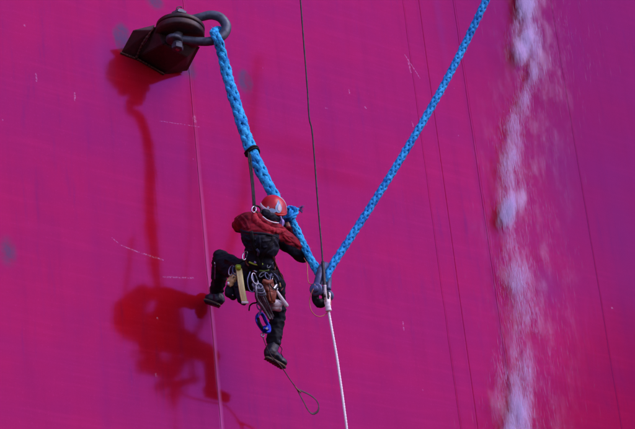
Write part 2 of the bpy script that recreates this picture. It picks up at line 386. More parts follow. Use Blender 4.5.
# shackle in the bracket
sh = thing('bow_shackle', at(178, 30, .5), 'big grey bow shackle through the dark bracket holding the upper end of blue rope', 'shackle', 'shackles')
pp = [(178, 19, .50, .034), (186, 19.5, .53, .036), (199, 17.5, .60, .043), (211, 15, .68, .046), (221, 18, .74, .048), (226.5, 27, .77, .05), (222, 36, .75, .048), (211, 41, .69, .046), (197, 41.3, .60, .044), (184, 39.5, .53, .040), (175, 38.5, .50, .036)]
link('bow', T(pp, 0, 6, 14), M_shk, sh)
for px, py, rr_, hh in ((178.6, 18.0, .075, .045), (174.5, 39.6, .085, .05)):
    bm = bmesh.new(); lathe(bm, at(px, py, .50)-AX*hh/2, AX, [(rr_*.8, 0), (rr_, .008), (rr_, hh-.008), (rr_*.8, hh)], 24); link('shackle_ear', fix(bm), M_shk, sh)
bm = bmesh.new(); lathe(bm, at(177.2, 48.5, .50), AX, [(.045, 0), (.05, .006), (.05, .36), (.045, .37)], 20)
link('shackle_pin', fix(bm), M_shk, sh)
bm = bmesh.new(); lathe(bm, at(177.3, 49.5, .50), AX, [(.052, 0), (.06, .006), (.06, .05), (.052, .056)], 6); link('nut', fix(bm), M_shk, sh, smooth=False)
bm = bmesh.new(); lathe(bm, at(177.5, 50.0, .50), AX, [(.018, 0), (.024, .006), (.024, .02)], 12); link('bolt_end', fix(bm), M_steel, sh)
bm = bmesh.new(); lathe(bm, at(179.8, 13.6, .50), AX, [(.085, -.03), (.085, -.005), (.05, .0), (.05, .03), (.03, .035)], 6); link('nut', fix(bm), M_shk, sh, smooth=False)
bm = bmesh.new(); tube(bm, [at(180+3*math.cos(a)-.5, 9+2.4*math.sin(a), .5) for a in np.linspace(0, 5.6, 16)], .006, 6); link('split_pin', bm, M_cable, sh)

# ------------------------------------------------------------------ ropes
def braid(name, pp, mat, parent, n=8, pitch=10.5, step=.012, tail=None):
    pts, rad = path(pp, 10); pts, rad, L = resample(pts, rad, step); F = frames(pts)
    half = n//2; base = pts
    for dirn in (1, -1):
        for k in range(half):
            P = []; RR = []; NN = []; ph = 0.0
            for i, (p, (t, a, b)) in enumerate(zip(pts, F)):
                ph += step/(rad[i]*pitch)*2*math.pi
                th = dirn*ph + 2*math.pi*k/half
                over = math.cos(half*ph*1.0 + (0 if dirn > 0 else math.pi) + math.pi*k)
                rr = rad[i]*(0.72 + 0.09*over) * (1+0.12*noise.noise(V((i*.09, k*3.3, dirn*7))))
                o = a*math.cos(th)+b*math.sin(th); P.append(p+o*rr); RR.append(rad[i]*0.46); NN.append(o)
            bm = bmesh.new(); tube(bm, P, RR, 6, flat=0.6, nrm=NN); link('strand', bm, mat, parent)
    bm = bmesh.new(); tube(bm, pts, [r*.66 for r in rad], 6); link('rope_core', bm, mat, parent)
    bm = bmesh.new()
    for k in range(int(L*150)):
        i = random.randrange(len(pts)-2); t, a, b = F[i]; th = random.uniform(0, 6.28); o = a*math.cos(th)+b*math.sin(th)
        p = pts[i]+o*rad[i]*.95; q = p+(o*random.uniform(.2, 1)+t*random.uniform(-1.5, 1.5)+a*random.uniform(-.5, .5))*random.uniform(.006, .02)
        tube(bm, [p-o*.01, p.lerp(q, .5)+o*.002, q], .0011, 3)
    fz = link('loose_fibres', bm, mat, parent); fz['kind'] = 'stuff'
    return pts, rad, F
lr = thing('mooring_rope', at(222, 45, .72), 'thick braided bright blue rope running from the upper bracket shackle down behind the climber', 'rope', 'blue braided ropes')
LR = [(221, 30, .66, .040), (215, 31, .69, .042), (214.5, 34, .76, .046), (218, 40, .80, .048), (222, 54, .74, .052), (228, 78, .72, .055), (236, 104, .76, .058), (244, 130, .83, .060), (252, 152, .89, .060), (262, 173, .95, .058), (272, 192, 1.01, .054), (281, 206, 1.05, .045), (290, 217, 1.09, .038), (298, 233, 1.12, .038), (305, 248, 1.15, .038), (311, 260, 1.18, .039), (317, 270, 1.21, .042), (321, 277, 1.24, .040), (324, 282, 1.22, .034)]
braid('l', LR, M_rope, lr)
WARP = 0.12
rr_ = thing('mooring_rope', at(325, 275, 1.1), 'thinner braided deep blue rope rising from the lower shackle to the upper right edge', 'rope', 'blue braided ropes')
RRp = [(322, 281, 1.07, .034), (325, 278, 1.12, .040), (329, 271, 1.13, .040), (335, 261, 1.15, .038), (347, 243, 1.20, .037), (371, 206, 1.3, .037), (400, 160, 1.45, .037), (436, 99, 1.65, .037), (462, 50, 1.8, .038), (486, 0, 2.0, .038), (500, -32, 2.1, .039), (560, -170, 2.6, .04)]
braid('r', RRp, M_rope2, rr_)
# knotted tail beside the helmet
kt = thing('rope_knot', at(292, 213, .98), 'short frayed blue rope tail knotted round the rope just right of the helmet', 'rope knot')
for q in ([(284, 214, .92, .022), (288, 209, .99, .030), (293, 208.5, 1.03, .034), (296, 212, 1.02, .034), (293, 217, 1.02, .030), (288, 219, .98, .028), (283, 217, .92, .022)],
          [(289, 207, .95, .022), (291, 212, 1.03, .032), (290, 217, 1.04, .030), (286, 221, .97, .022)],
          [(292, 214, .98, .026), (295, 210.5, 1.0, .026), (297, 209.5, 1.0, .022), (298.5, 209.5, 1.0, .016)]):
    pts, rad = path(q, 8); bm = bmesh.new()
    for k in range(3):
        Fm = frames(pts); tube(bm, [p+(a*math.cos(i*.35+k*2.1)+b*math.sin(i*.35+k*2.1))*rad[i]*.40 for i, (p, (t, a, b)) in enumerate(zip(pts, Fm))], [r*.44 for r in rad], 7)
    link('strand', bm, M_rope2, kt)
bm = bmesh.new()
for k in range(16):
    a = V((random.uniform(-1, 1), random.uniform(-1, 1), random.uniform(-1, 1)))*.025
    p0 = at(299.5, 208.5, 1.0); d_ = (at(301.5, 207.5+random.uniform(-1.5, 3), 1.0)-p0)*random.uniform(.6, 1.1)
    tube(bm, [p0+a*.4, p0+a*.8+d_*.5, p0+a*1.2+d_], .004, 4)
link('frayed_end', bm, simple('dark_frayed_fibre', (.07, .07, .22), .8), kt)

# black strap from rope to harness
st = thing('lanyard', at(252, 180, .95), 'black webbing lanyard wrapped round the blue rope and clipped behind the left shoulder', 'lanyard')
cpt = at(252, 152, .77); tdir = (at(262, 173, .83)-at(244, 130, .71)).normalized(); a_ = tdir.orthogonal().normalized(); b_ = tdir.cross(a_)
for off in (-.012, .012):
    bm = bmesh.new(); tube(bm, [cpt+tdir*(off+.01*math.sin(t*2))+(a_*math.cos(t)+b_*math.sin(t))*.068 for t in np.linspace(0, 2*math.pi, 26)[:-1]], .011, 6, closed=True); link('wrap', bm, M_black, st)
for q in ([(248.5, 152, .90), (249.0, 160, .92), (250.5, 172, .94), (252.2, 188, .97), (253.5, 206, 1.0)], [(250.2, 154, .90), (251.0, 162, .92), (252.4, 174, .94), (253.8, 190, .97), (255, 206, 1.0)]):
    link('webbing', T(q, .011, 8, 6, flat=.35, nrm=V((0, -1, 0))), M_black, st)
def ringtube(cx, cy, d, rx, ry, rot, r, n=20, ddx=0.0):
    P = []
    for t in np.linspace(0, 2*math.pi, n+1)[:-1]:
        x, y = rx*math.cos(t), ry*math.sin(t); c, s = math.cos(rot), math.sin(rot)
        P.append(at(cx+x*c-y*s, cy+x*s+y*c, d+ddx*math.cos(t)))
    bm = bmesh.new(); tube(bm, P, r, 6, closed=True); return bm
link('ring', ringtube(253.8, 209.5, 1.08, 2.2, 3.0, .2, .007), M_steel, st)
link('clip', ringtube(257.5, 209.5, 1.08, 3.0, 4.2, -.7, .009), M_black, st)

# lower shackle
ls = thing('bow_shackle', at(320, 285, 1.1), 'small blue grey bow shackle hanging where the two blue ropes meet', 'shackle', 'shackles')
link('bow', T([(316, 291, 1.16, .040), (318, 283, 1.18, .042), (320, 275, 1.19, .040), (322, 268, 1.17, .038), (325.5, 265.5, 1.12, .036), (327.5, 270, 1.06, .036), (328, 280, 1.03, .036), (327.5, 290, 1.03, .034)], 0, 6, 12), M_shk2, ls)
pa, pb = at(315.5, 289, 1.21), at(329, 296.5, 1.0); pax = (pb-pa).normalized()
for c_, rr2 in ((pa, .062), (pa.lerp(pb, .86), .055)):
    bm = bmesh.new(); lathe(bm, c_-pax*.0, pax, [(rr2*.8, 0), (rr2, .008), (rr2, .04), (rr2*.8, .048)], 24); link('shackle_ear', fix(bm), M_shk2, ls)
bm = bmesh.new(); lathe(bm, pa-pax*.03, pax, [(.028, 0), (.032, .005), (.032, (pb-pa).length+.05), (.026, (pb-pa).length+.06)], 16); link('shackle_pin', fix(bm), M_shk2, ls)
th = thing('thimble', at(320, 298, 1.1), 'black rubber thimble on the pin under the small shackle', 'thimble')
bm = bmesh.new(); tube(bm, [at(320.5+5.2*math.cos(t), 297+7.5*math.sin(t), 1.12+.03*math.cos(t)) for t in np.linspace(0, 2*math.pi, 25)[:-1]], .035, 8, closed=True); link('thimble_ring', bm, M_black, th)
bm = bmesh.new(); lathe(bm, at(317, 303.5, 1.12), (at(324, 302, 1.12)-at(317, 303, 1.12)), [(.02, 0), (.042, .01), (.042, .055), (.02, .065)], 14); link('roller', fix(bm), M_black, th)
bc = thing('hanging_cable', at(310, 120, .9), 'thin black line hanging from the top edge down to the small shackle', 'line')
link('line', T([(296, -60, .85), (300.5, 0, .87), (304, 45, .89), (307.5, 90, .92), (309.3, 118, .94), (312, 130, .95), (314.5, 158, .97), (318, 205, 1.03), (321.5, 245, 1.12), (323, 266, 1.2), (324.5, 285, 1.24), (325, 297, 1.24)], .0085, 8, 6, wob=.12), M_cable, bc)
link('sleeve', T([(322.8, 262, 1.2), (323.8, 276, 1.24), (324.6, 287, 1.25)], .017, 6, 8), M_cable, bc)
wr = thing('tag_line', at(330, 320, 1.15), 'white rope leading steeply down from the small shackle past the bottom edge', 'rope')
pp = [(326.5, 300, 1.16), (328, 308, 1.17), (331, 325, 1.18), (337.5, 362, 1.2), (345, 415, 1.23), (350, 455, 1.25), (372, 620, 1.5)]
pts, _ = path(pp, 10); pts, rd, L = resample(pts, [.0165]*len(pts), .012); Fm = frames(pts)
for k in range(3):
    bm = bmesh.new(); tube(bm, [p+(a*math.cos(i*.9+k*2.094)+b*math.sin(i*.9+k*2.094))*.0045 for i, (p, (t, a, b)) in enumerate(zip(pts, Fm))], .0085*1.0, 6); link('strand', bm, M_white, wr)
for q in ([(324.8, 285, 1.27), (325.2, 294, 1.24), (326.5, 303, 1.19), (328.3, 311, 1.17)], [(329.5, 290, 1.02), (329.3, 297, 1.08), (328.8, 304, 1.15), (328.3, 311, 1.17)]):
    link('splice_leg', T(q, .014, 8, 7, wob=.1), M_white, wr)
bm = bmesh.new(); tube(bm, path([(326.6, 300, 1.19), (327.8, 306, 1.185), (328.8, 311, 1.18)], 5)[0], .027, 10, wob=.1); link('whipping', bm, M_white, wr)
oc = thing('thin_cord', at(309, 285, 1.1), 'thin orange cord drooping in a loop beneath the small shackle', 'cord')
link('cord', T([(304, 258, 1.02), (307, 264, 1.05), (307.5, 274, 1.08), (309, 283, 1.12), (315, 285, 1.22), (312, 292, 1.2), (309.5, 301, 1.15), (311.5, 311, 1.14), (318, 316.5, 1.14), (326, 314, 1.15), (330.5, 306, 1.13), (330, 297, 1.1), (327, 293, 1.05)], .0045, 8, 5), M_orng, oc)

# ------------------------------------------------------------------ climber
def blob(parts, voxel, smooth=3):
    bm = bmesh.new()
    for p in parts:
        if p[0] == 'c':                                   # tapered capsule
            A, B, ra, rb = p[1:5]; ball(bm, A, ra); ball(bm, B, rb); ax = (B-A); L = ax.length
            if L > 1e-4: lathe(bm, A, ax, [(ra, 0), (rb, L)], 20)
        else: ball(bm, p[1], 1.0, p[2], p[3], 3)          # ellipsoid
    me = bpy.data.meshes.new('tmp'); bm.to_mesh(me); bm.free()
    o = bpy.data.objects.new('tmp', me); COL.objects.link(o)
    r = o.modifiers.new('r', 'REMESH'); r.mode = 'VOXEL'; r.voxel_size = voxel
    s = o.modifiers.new('s', 'SMOOTH'); s.factor = .5; s.iterations = smooth
    dg = bpy.context.evaluated_depsgraph_get(); dg.update()
    bm = bmesh.new(); bm.from_mesh(o.evaluated_get(dg).to_mesh()); o.evaluated_get(dg).to_mesh_clear()
    bpy.data.objects.remove(o); bpy.data.meshes.remove(me)
    return bm
def wrinkle(bm, amp, sc, st=(1, 1, 1)):
    bm.normal_update()
    N_ = [v.normal.copy() for v in bm.verts]
    for v, n_ in zip(bm.verts, N_):
        q = V((v.co.x*sc*st[0], v.co.y*sc*st[1], v.co.z*sc*st[2]))
        r1 = 1-abs(noise.noise(q))*2; r2 = noise.noise(q*2.3+V((4, 1, 7)))
        v.co += n_*(amp*(r1-.5)+amp*.5*r2)
def sd(p, A, B, ra, rb):
    ab = B-A; t = max(0, min(1, (p-A).dot(ab)/max(1e-9, ab.length_squared))); return (p-A-ab*t).length-(ra+(rb-ra)*t)

J = dict(pel=at(262, 277, .70), wst=at(260, 258, .84), chs=at(260, 240, .98), nck=at(268, 221, 1.02), hd=at(273.5, 208.5, 1.04),
         shL=at(248, 223, .97), shR=at(276, 234, .99), elL=at(241, 224.5, .74), haL=at(262, 238, .66),
         elR=at(301.5, 254, .93), haR=at(287, 224, .84), wrR=at(290, 231, .86),
         hiL=at(252, 279, .66), knL=at(221.5, 261, .42), anL=at(216.5, 294, .13), hiR=at(271, 282, .66), knR=at(277, 314, .50), anR=at(273, 348, .47))
LAT = (J['shR']-J['shL']).normalized(); UPB = (J['nck']-J['pel']).normalized(); OUT = LAT.cross(UPB).normalized()
if OUT.y > 0: OUT = -OUT
BM = Matrix((LAT, OUT, UPB)).transposed()
person = thing('person', J['pel'], 'climber in red helmet, red and black jacket and black trousers, one boot on hull', 'person')
# body
HU = (at(275.5, 195, 1.13)-at(271, 217, 1.0)).normalized()       # head up axis
HL = (LAT-HU*LAT.dot(HU)).normalized(); HO = HL.cross(HU).normalized()
if HO.y > 0: HO = -HO                                           # back of the head direction
HM = Matrix((HL, HO, HU)).transposed()
def hp(x, y, z): return J['hd']+HL*x+HO*y+HU*z
def hand(base, pal, across, curl, k=1.0):
    """palm + five bent fingers; pal = direction to the knuckles, across = to the thumb side, curl = towards the palm side"""
    L = [('e', base+pal*.045*k, (.045*k, .017*k, .05*k), Matrix((across, curl, pal)).transposed())]
    for i, (o, ln) in enumerate(((.034, .9), (.012, 1.0), (-.011, .94), (-.032, .76))):
        a = base+across*o*k+pal*.085*k; b = a+(pal*.7+curl*.5)*.038*ln*k; c = b+(curl*.95-pal*.1)*.030*ln*k; d = c+(curl*.35-pal*.9)*.022*ln*k
        L += [('c', a, b, .011*k, .010*k), ('c', b, c, .010*k, .009*k), ('c', c, d, .009*k, .008*k)]
    a = base+across*.035*k+pal*.02*k; b = a+(across*.6+pal*.4+curl*.5)*.04*k; c = b+(curl*.7+pal*.5-across*.2)*.035*k
    L += [('c', a, b, .014*k, .012*k), ('c', b, c, .012*k, .010*k)]
    return L
def perp(v, a): return (v-a*v.dot(a)).normalized()
palR = (J['haR']-J['wrR']).normalized(); curlR = perp(at(290, 217, .95)-J['haR'], palR); acR = palR.cross(curlR)
palL = (J['haL']-J['elL']).normalized(); curlL = perp(UPB, palL); acL = palL.cross(curlL)
wrL = J['haL']-palL*.04
body = [('e', J['hd'], (.078, .096, .105), HM), ('e', hp(0, -.03, -.06), (.058, .065, .07), HM), ('c', hp(0, 0, -.08), J['nck']-UPB*.05, .058, .068),
        ('c', hp(0, -.09, .0), hp(0, -.112, -.028), .011, .016), ('e', hp(.08, .0, -.01), (.012, .022, .032), HM), ('e', hp(-.08, .0, -.01), (.012, .022, .032), HM),
        ('e', hp(0, -.088, -.062), (.026, .012, .008), HM),
        ('c', J['nck'], J['chs'], .07, .10), ('c', J['chs'], J['wst'], .10, .09), ('c', J['wst'], J['pel'], .09, .10), ('c', J['shL'], J['shR'], .07, .07),
        ('c', J['shL'], J['elL'], .05, .042), ('c', J['elL'], wrL, .042, .03), ('c', J['shR'], J['elR'], .05, .036), ('c', J['elR'], J['wrR'], .036, .03),
        ('c', J['hiL'], J['knL'], .085, .058), ('c', J['knL'], J['anL'], .055, .042), ('c', J['hiR'], J['knR'], .085, .058), ('c', J['knR'], J['anR'], .055, .042),
        ('c', wrL, J['haL'], .028, .028), ('c', J['wrR'], J['haR'], .028, .028)]
link('body', blob(body, .009, 2), M_skin, person)
for s_ in (-1, 1):
    bm = bmesh.new(); ball(bm, hp(.032*s_, -.083, .012), .013); link('eye', bm, M_eye, person)
# hands in thin dark gloves
link('glove', blob(hand(J['wrR'], palR, acR, curlR, 1.1), .005, 2), M_black, person)
link('glove', blob(hand(wrL, palL, acL, curlL, 1.1), .005, 2), M_black, person)
# trousers
tp = [('e', J['pel'], (.185, .14, .16), BM), ('c', J['hiL'], J['knL'], .125, .098), ('c', J['knL'], J['knL'].lerp(J['anL'], .9), .085, .062),
      ('e', J['knL'], (.095, .095, .10), BM),
      ('c', J['hiR'], J['knR'], .125, .090), ('c', J['knR'], J['knR'].lerp(J['anR'], .88), .082, .066), ('e', J['pel'].lerp(J['wst'], .5), (.175, .13, .12), BM)]
bm = blob(tp, .009, 3); wrinkle(bm, .014, 9, (1, 1, 1.8)); wrinkle(bm, .0035, 20, (1, 1, 1.5)); trou = link('trousers', bm, M_trou, person)
# jacket
el2 = at(303, 254.5, .93)
jp = [('e', J['wst'].lerp(J['pel'], .25), (.17, .125, .13), BM), ('e', J['wst'], (.162, .125, .17), BM), ('e', J['chs'], (.205, .135, .17), BM), ('e', J['chs'].lerp(J['nck'], .5), (.185, .12, .11), BM),
      ('c', J['shL'], J['shR'], .085, .088), ('c', J['shL']+UPB*.01, J['elL'], .092, .086), ('c', J['elL'], wrL, .075, .05),
      ('c', J['shR'], el2, .098, .080), ('c', el2, J['wrR'], .078, .058), ('c', J['nck'], J['nck']+UPB*.02, .095, .085)]
bm = blob(jp, .009, 3)
# fold relief: horizontal creases over the back, stronger over the arms

for f in bm.faces:
    c = f.calc_center_median()
    arms = [('L', sd(c, J['shL'], J['elL'], .092, .086)), ('L2', sd(c, J['elL'], wrL, .075, .05)), ('R', sd(c, J['shR'], el2, .098, .08)), ('R2', sd(c, el2, J['wrR'], .078, .058))]
    k, dist = min(arms, key=lambda q: q[1])
    rel = c-J['chs']; h = rel.dot(UPB); la = rel.dot(LAT)
    yoke = .085-.13*la if la > -.1 else .075
    mi = 1
    if h > yoke: mi = 0
    if k == 'L' and dist < .02 and la < -.13: mi = 0
    if k in ('R', 'R2') and la > .155:
        ax = (el2-J['shR']).normalized(); dn = perp(V((0, 0, -1)), ax); q = (c-J['shR']).dot(dn)
        t_ = (c-J['shR']).dot(ax)/(el2-J['shR']).length
        mi = 1 if q > .088-.062*t_ + .010*noise.noise(c*30) else 0
        if t_ > .93: mi = 1
    if k == 'R2' and la > .155 and (c-el2).dot((J['wrR']-el2).normalized()) > .08: mi = 0
    f.material_index = mi
wrinkle(bm, .012, 8, (.8, .8, 2.2)); wrinkle(bm, .0025, 15, (.8, .8, 1.8))
jack = link('jacket', bm, [M_jred, M_jblk], person)
# raised red collar roll and dark neck gaiter
def roll(q, mat, amp):
    pts, rd = path(q, 3); L = []
    for i in range(len(pts)-1): L.append(('c', pts[i], pts[i+1], rd[i], rd[i+1]))
    bm = blob(L, .007, 2); wrinkle(bm, amp, 15, (1, 1, 1.3)); wrinkle(bm, amp*.5, 34); return link('collar', bm, mat, person)
roll([(254, 214, 1.06, .022), (256, 220, 1.09, .034), (261.5, 226, 1.11, .040), (268.5, 229, 1.11, .040), (276, 230.5, 1.10, .034), (284, 231, 1.06, .020)], M_jbrt, .007)
roll([(256.5, 212, 1.04, .02), (260, 218, 1.09, .032), (266, 223, 1.12, .038), (273, 226, 1.12, .036), (281, 227, 1.08, .026)], M_jred, .006)
ng = blob([('c', at(264.5, 213.5, 1.06), at(270, 217.5, 1.09), .045, .056), ('c', at(270, 217.5, 1.09), at(279, 220, 1.05), .056, .048), ('c', J['nck'], hp(0, 0, -.06), .085, .08)], .008); wrinkle(ng, .010, 14, (1, 1, 2))
link('neck_gaiter', ng, M_jblk, person)
link('piping', T([(262.5, 216.5, 1.165), (268, 220.5, 1.18), (274, 222.5, 1.175), (278.5, 223, 1.15)], .006, 6, 6), M_hwht, person)
# helmet
helm = sub_empty('helmet', person)
def dome(name, prof_fn, mat, par, th0=0, th1=2*math.pi, n=48, thick=.006, rows=16, lo=0.0, hi=1.0):
    bm = bmesh.new(); G = []
    for i in range(rows+1):
        ph = (lo+(hi-lo)*i/rows)*math.pi/2; row = []
        for k in range(n+1):
            t = th0+(th1-th0)*k/n; row.append(bm.verts.new(prof_fn(t, ph)))
        G.append(row)
    for i in range(rows):
        for k in range(n): bm.faces.new((G[i][k], G[i][k+1], G[i+1][k+1], G[i+1][k]))
    bmesh.ops.remove_doubles(bm, verts=bm.verts[:], dist=1e-5); fix(bm)
    g = bmesh.ops.solidify(bm, geom=bm.faces[:], thickness=thick)
    return link(name, fix(bm), mat, par)
def hs(t, ph, g=0.0):
    rx, ry, rz = .121+g, .140+g, .118+g
    rdg = 1+.018*math.cos(3*t)*math.sin(2*ph)
    flare = 1+.05*max(0, 1-ph/.25)
    return hp(math.cos(t)*math.cos(ph)*rx*rdg*flare, math.sin(t)*math.cos(ph)*ry*rdg*flare, .005+math.sin(ph)*rz-.03*math.sin(t)*(1-ph/1.57)*1)
dome('shell', lambda t, p: hs(t, p), M_hred, helm)
dome('rim', lambda t, p: hs(t, p, .002), M_hred, helm, lo=-.06, hi=.02, rows=3)
dome('trim_band', lambda t, p: hs(t, p, .004), M_hwht, helm, th0=1.9, th1=3.5, n=20, lo=-.04, hi=.09, rows=3)
dome('side_stripe', lambda t, p: hs(t, p, .004), M_hwht, helm, th0=.12, th1=.42, n=10, lo=.02, hi=.86)
def decal(t0, p0, rt_, rp, mat, g, tip=1.0, n=20):
    bm = bmesh.new(); c = bm.verts.new(hs(t0, p0, g)); rg = []
    for k in range(n):
        a = 2*math.pi*k/n; y = math.sin(a); x = math.cos(a)*(1-(.75*tip if y > 0 else 0)*y)
        rg.append(bm.verts.new(hs(t0+x*rt_, p0+rp*(y*(1+.6*tip) if y > 0 else y), g)))
    for k in range(n): bm.faces.new((c, rg[k], rg[(k+1) % n]))
    fix(bm)
    if bm.faces[0].normal.dot(c.co-J['hd']) < 0: bmesh.ops.reverse_faces(bm, faces=bm.faces[:])
    return link('sticker', bm, mat, helm)
decal(1.62, .46, .30, .36, M_hblu, .0055)
decal(1.56, .42, .16, .20, M_hwht, .0075, .6)
decal(2.05, .17, .26, .12, M_hblu, .0055, 0)
decal(2.45, .22, .10, .10, M_hwht, .0060, 0)
for q in ([(280, 215, 1.13), (282, 221, 1.12), (282, 227, 1.1)],):
    link('chin_strap', T(q, .010, 6, 6), M_pur, helm)
link('ear_cup', blob([('e', at(281.5, 223, 1.09), (.03, .03, .04), HM)], .008), M_pur, helm)
# boots
def boot(heel, toe, ank, soleup, lift):
    ax = (toe-heel).normalized(); upd = soleup; sd_ = ax.cross(upd).normalized(); L = (toe-heel).length
    Mx = Matrix((ax, sd_, upd)).transposed()
    b = sub_empty('boot', person)
    up_ = [('c', heel+ax*.05+upd*.06, ank, .062, .060), ('c', ank, ank+(ank-(heel+ax*.06+upd*.05)).normalized()*.05, .060, .066), ('e', heel+ax*.06+upd*.055, (.06, .046, .055), Mx),
           ('c', heel+ax*.08+upd*.07, heel+ax*(L*.62)+upd*.055, .052, .046), ('e', heel+ax*(L-.065)+upd*.045, (.068, .050, .042), Mx)]
    bm = blob(up_, .008, 2); wrinkle(bm, .004, 16); link('boot_upper', bm, M_boot, b)
    bm = bmesh.new(); n = 28; rings = []
    for z, g in ((-.006, -.006), (-.003, -.002), (.008, -.002), (.012, -.006)):
        ring = []
        for k in range(n):
            t = 2*math.pi*k/n; x = L/2+math.cos(t)*(L/2+g); wv = .044+.010*max(0, math.cos(t)); y = math.copysign(abs(math.sin(t))**.75, math.sin(t))*(wv+g)
            ring.append(bm.verts.new(heel+ax*x+sd_*y+upd*z))
        rings.append(ring)
    for A, B in zip(rings, rings[1:]):
        for k in range(n): bm.faces.new((A[k], A[(k+1) % n], B[(k+1) % n], B[k]))
    bm.faces.new(rings[0][::-1]); bm.faces.new(rings[-1]); link('boot_sole', fix(bm), M_sole, b)
    bm = bmesh.new()
    for q in range(7):
        box(bm, heel+ax*(.03+q*(L-.06)/6)-upd*.009, ax*.012, sd_*.034, upd*.004)
    link('tread', bm, M_boot, b)
    return b
hL, tL = at(220.5, 306, .17), at(203.5, 300.5, .035)
bL = boot(hL, tL, J['anL'], perp(J['anL']-hL.lerp(tL, .3), (tL-hL).normalized()), 0)
hR, tR = at(265.5, 357, .47), at(285, 368.5, .42)
bR = boot(hR, tR, J['anR']+V((0, 0, .02)), perp(J['anR']-hR.lerp(tR, .3), (tR-hR).normalized()), 0)
link('boot_lace', T([(279, 345, .54), (282, 349, .54), (281, 353, .54), (283, 357, .52)], .004, 6, 5), M_black, bR)
link('reflective_tab', T([(214.5, 262.5, .53), (215, 264.5, .53)], .010, 3, 6, flat=.4), M_hwht, person)
link('trouser_piping', T([(215, 266, .525), (215, 272, .46), (214.8, 279, .39)], .004, 6, 5), M_pur, person)

# harness
bvh = []
for o in (jack, trou):
    b_ = bmesh.new(); b_.from_mesh(o.data); bvh.append(BVHTree.FromBMesh(b_)); b_.free()
OFFS = J['pel']
def conform(c, ax, n=36, far=.4, lift=.008, sel=(0, 1)):
    ax = ax.normalized(); a = ax.orthogonal().normalized(); b = ax.cross(a); P = []
    for k in range(n):
        t = 2*math.pi*k/n; d = a*math.cos(t)+b*math.sin(t); best = 0.06
        for i in sel:
            org = c+d*far; h = bvh[i].ray_cast(org, -d, far)
            if h[0] is not None: best = max(best, far-h[3])
        P.append(c+d*(best+lift))
    return P
har = sub_empty('harness', person)
def strap(P, mat, w=.024, closed=True, name='strap', cen=None):
    bm = bmesh.new(); c = cen or sum(P, V())/len(P); tube(bm, P, w, 8, flat=.25, closed=closed, nrm=[(p-c) for p in P]); return link(name, bm, mat, har)
strap(conform(J['wst'].lerp(J['pel'], .62), UPB), M_black, .030, name='waist_belt')
strap(conform(J['hiL'].lerp(J['knL'], .38), J['knL']-J['hiL'], sel=(1,), far=.2), M_black, .024, name='leg_loop')
strap(conform(J['hiR'].lerp(J['knR'], .30), J['knR']-J['hiR'], sel=(1,), far=.2), M_black, .024, name='leg_loop')
def onback(px, py, lift=.008):
    o = CAMP; d = (at(px, py, 0)-CAMP).normalized(); best = None
    for b_ in bvh:
        h = b_.ray_cast(o, d)
        if h[0] is not None and (best is None or h[3] < best[3]): best = h
    if best is None: return at(px, py, .9)
    return best[0]-d*lift
def bstrap(q, mat, w, name='strap', lift=.014, flat=.3, n=6, par=None):
    c = catmull(q, n); P = [onback(x, y, lift) for x, y in c]
    bm = bmesh.new(); tube(bm, P, w, 8, flat=flat, nrm=-fw); return link(name, bm, mat, par or har)
for q in ([(240, 229.5), (245, 231.8), (252, 233), (259, 233.2), (266, 234), (272, 235.5), (278, 238)],):
    bstrap(q, M_jblk, .011, 'seam_piping', .002, .5, 6, jack)
for q in ([(245, 237), (250, 239.5), (256, 239)], [(244.5, 242), (250, 245), (256, 244.5)], [(246, 248.5), (251, 250), (255, 248.5)], [(262, 241), (268, 240.5), (274, 238.5)], [(263, 247), (268, 246.5), (273.5, 243.5)],
          [(264, 253), (269, 251.5), (274, 248.5)], [(259, 236), (259.5, 246), (260, 255)], [(237, 218), (241, 222), (245, 228)], [(241, 216), (246, 221), (249, 229)], [(283, 236), (287, 240), (291, 242)], [(288, 238), (293, 242), (299, 246)]):
    bstrap(q, M_jblk if q[0][1] > 235.5 and q[0][0] < 280 else M_jred, .013, 'fabric_fold', .000, .55, 6, jack)
bstrap([(251, 231), (253, 244), (257, 256), (259, 268)], M_black, .018, 'shoulder_strap')
bstrap([(274, 237), (269, 247), (262, 256), (260, 268)], M_black, .018, 'shoulder_strap')
bstrap([(249, 262), (256, 264.5), (263, 264)], M_lime, .008, 'webbing_tab')
bstrap([(259, 270.5), (264, 271), (269, 270)], simple('dull_green_webbing', (.10, .20, .02), .6), .007, 'webbing_tab')
bstrap([(256.5, 249), (258.5, 252), (257.5, 256)], simple('dull_blue_tape', (.05, .07, .16), .6), .012, 'webbing_tab')
bstrap([(251, 272.5), (254, 271), (257, 272)], M_steel, .009, 'buckle')
bstrap([(254, 262), (256, 263)], M_pur, .010, 'buckle')
bstrap([(246, 258), (246.5, 263), (249, 266)], M_brn, .007, 'gear_loop')
bstrap([(273, 257), (275.5, 264), (275, 271), (280, 280)], M_brn, .007, 'gear_loop')

# ------------------------------------------------------------------ gear hanging on the harness
WARP = -0.05
def biner(px, py, d, rx, ry, rot, r, mat, label, ddx=0.0):
    t = thing('carabiner', at(px, py, d), label, 'carabiner', 'carabiners on the harness')
    P = []
    for k in np.linspace(.35, 2*math.pi-.5, 22):
        x, y = rx*math.cos(k), ry*math.sin(k)*(1+.15*math.cos(k)); c, s = math.cos(rot), math.sin(rot)
        P.append(at(px+x*c-y*s, py+x*s+y*c, d+ddx*math.cos(k)))
    bm = bmesh.new(); tube(bm, P, r, 7); link('frame', bm, mat, t)
    bm = bmesh.new(); tube(bm, [P[-1], P[-1].lerp(P[0], .5), P[0]], r*.8, 7); link('gate', bm, M_shk, t)
    return t
biner(244.8, 255.5, 1.10, 2.1, 4.6, .35, .006, M_steel, 'silver carabiner on the left side of the black vest, upper left of the belt')
biner(270.3, 263.0, 1.08, 1.9, 5.6, .55, .0065, M_shk, 'dull grey carabiner slanting at the right side of the black vest')
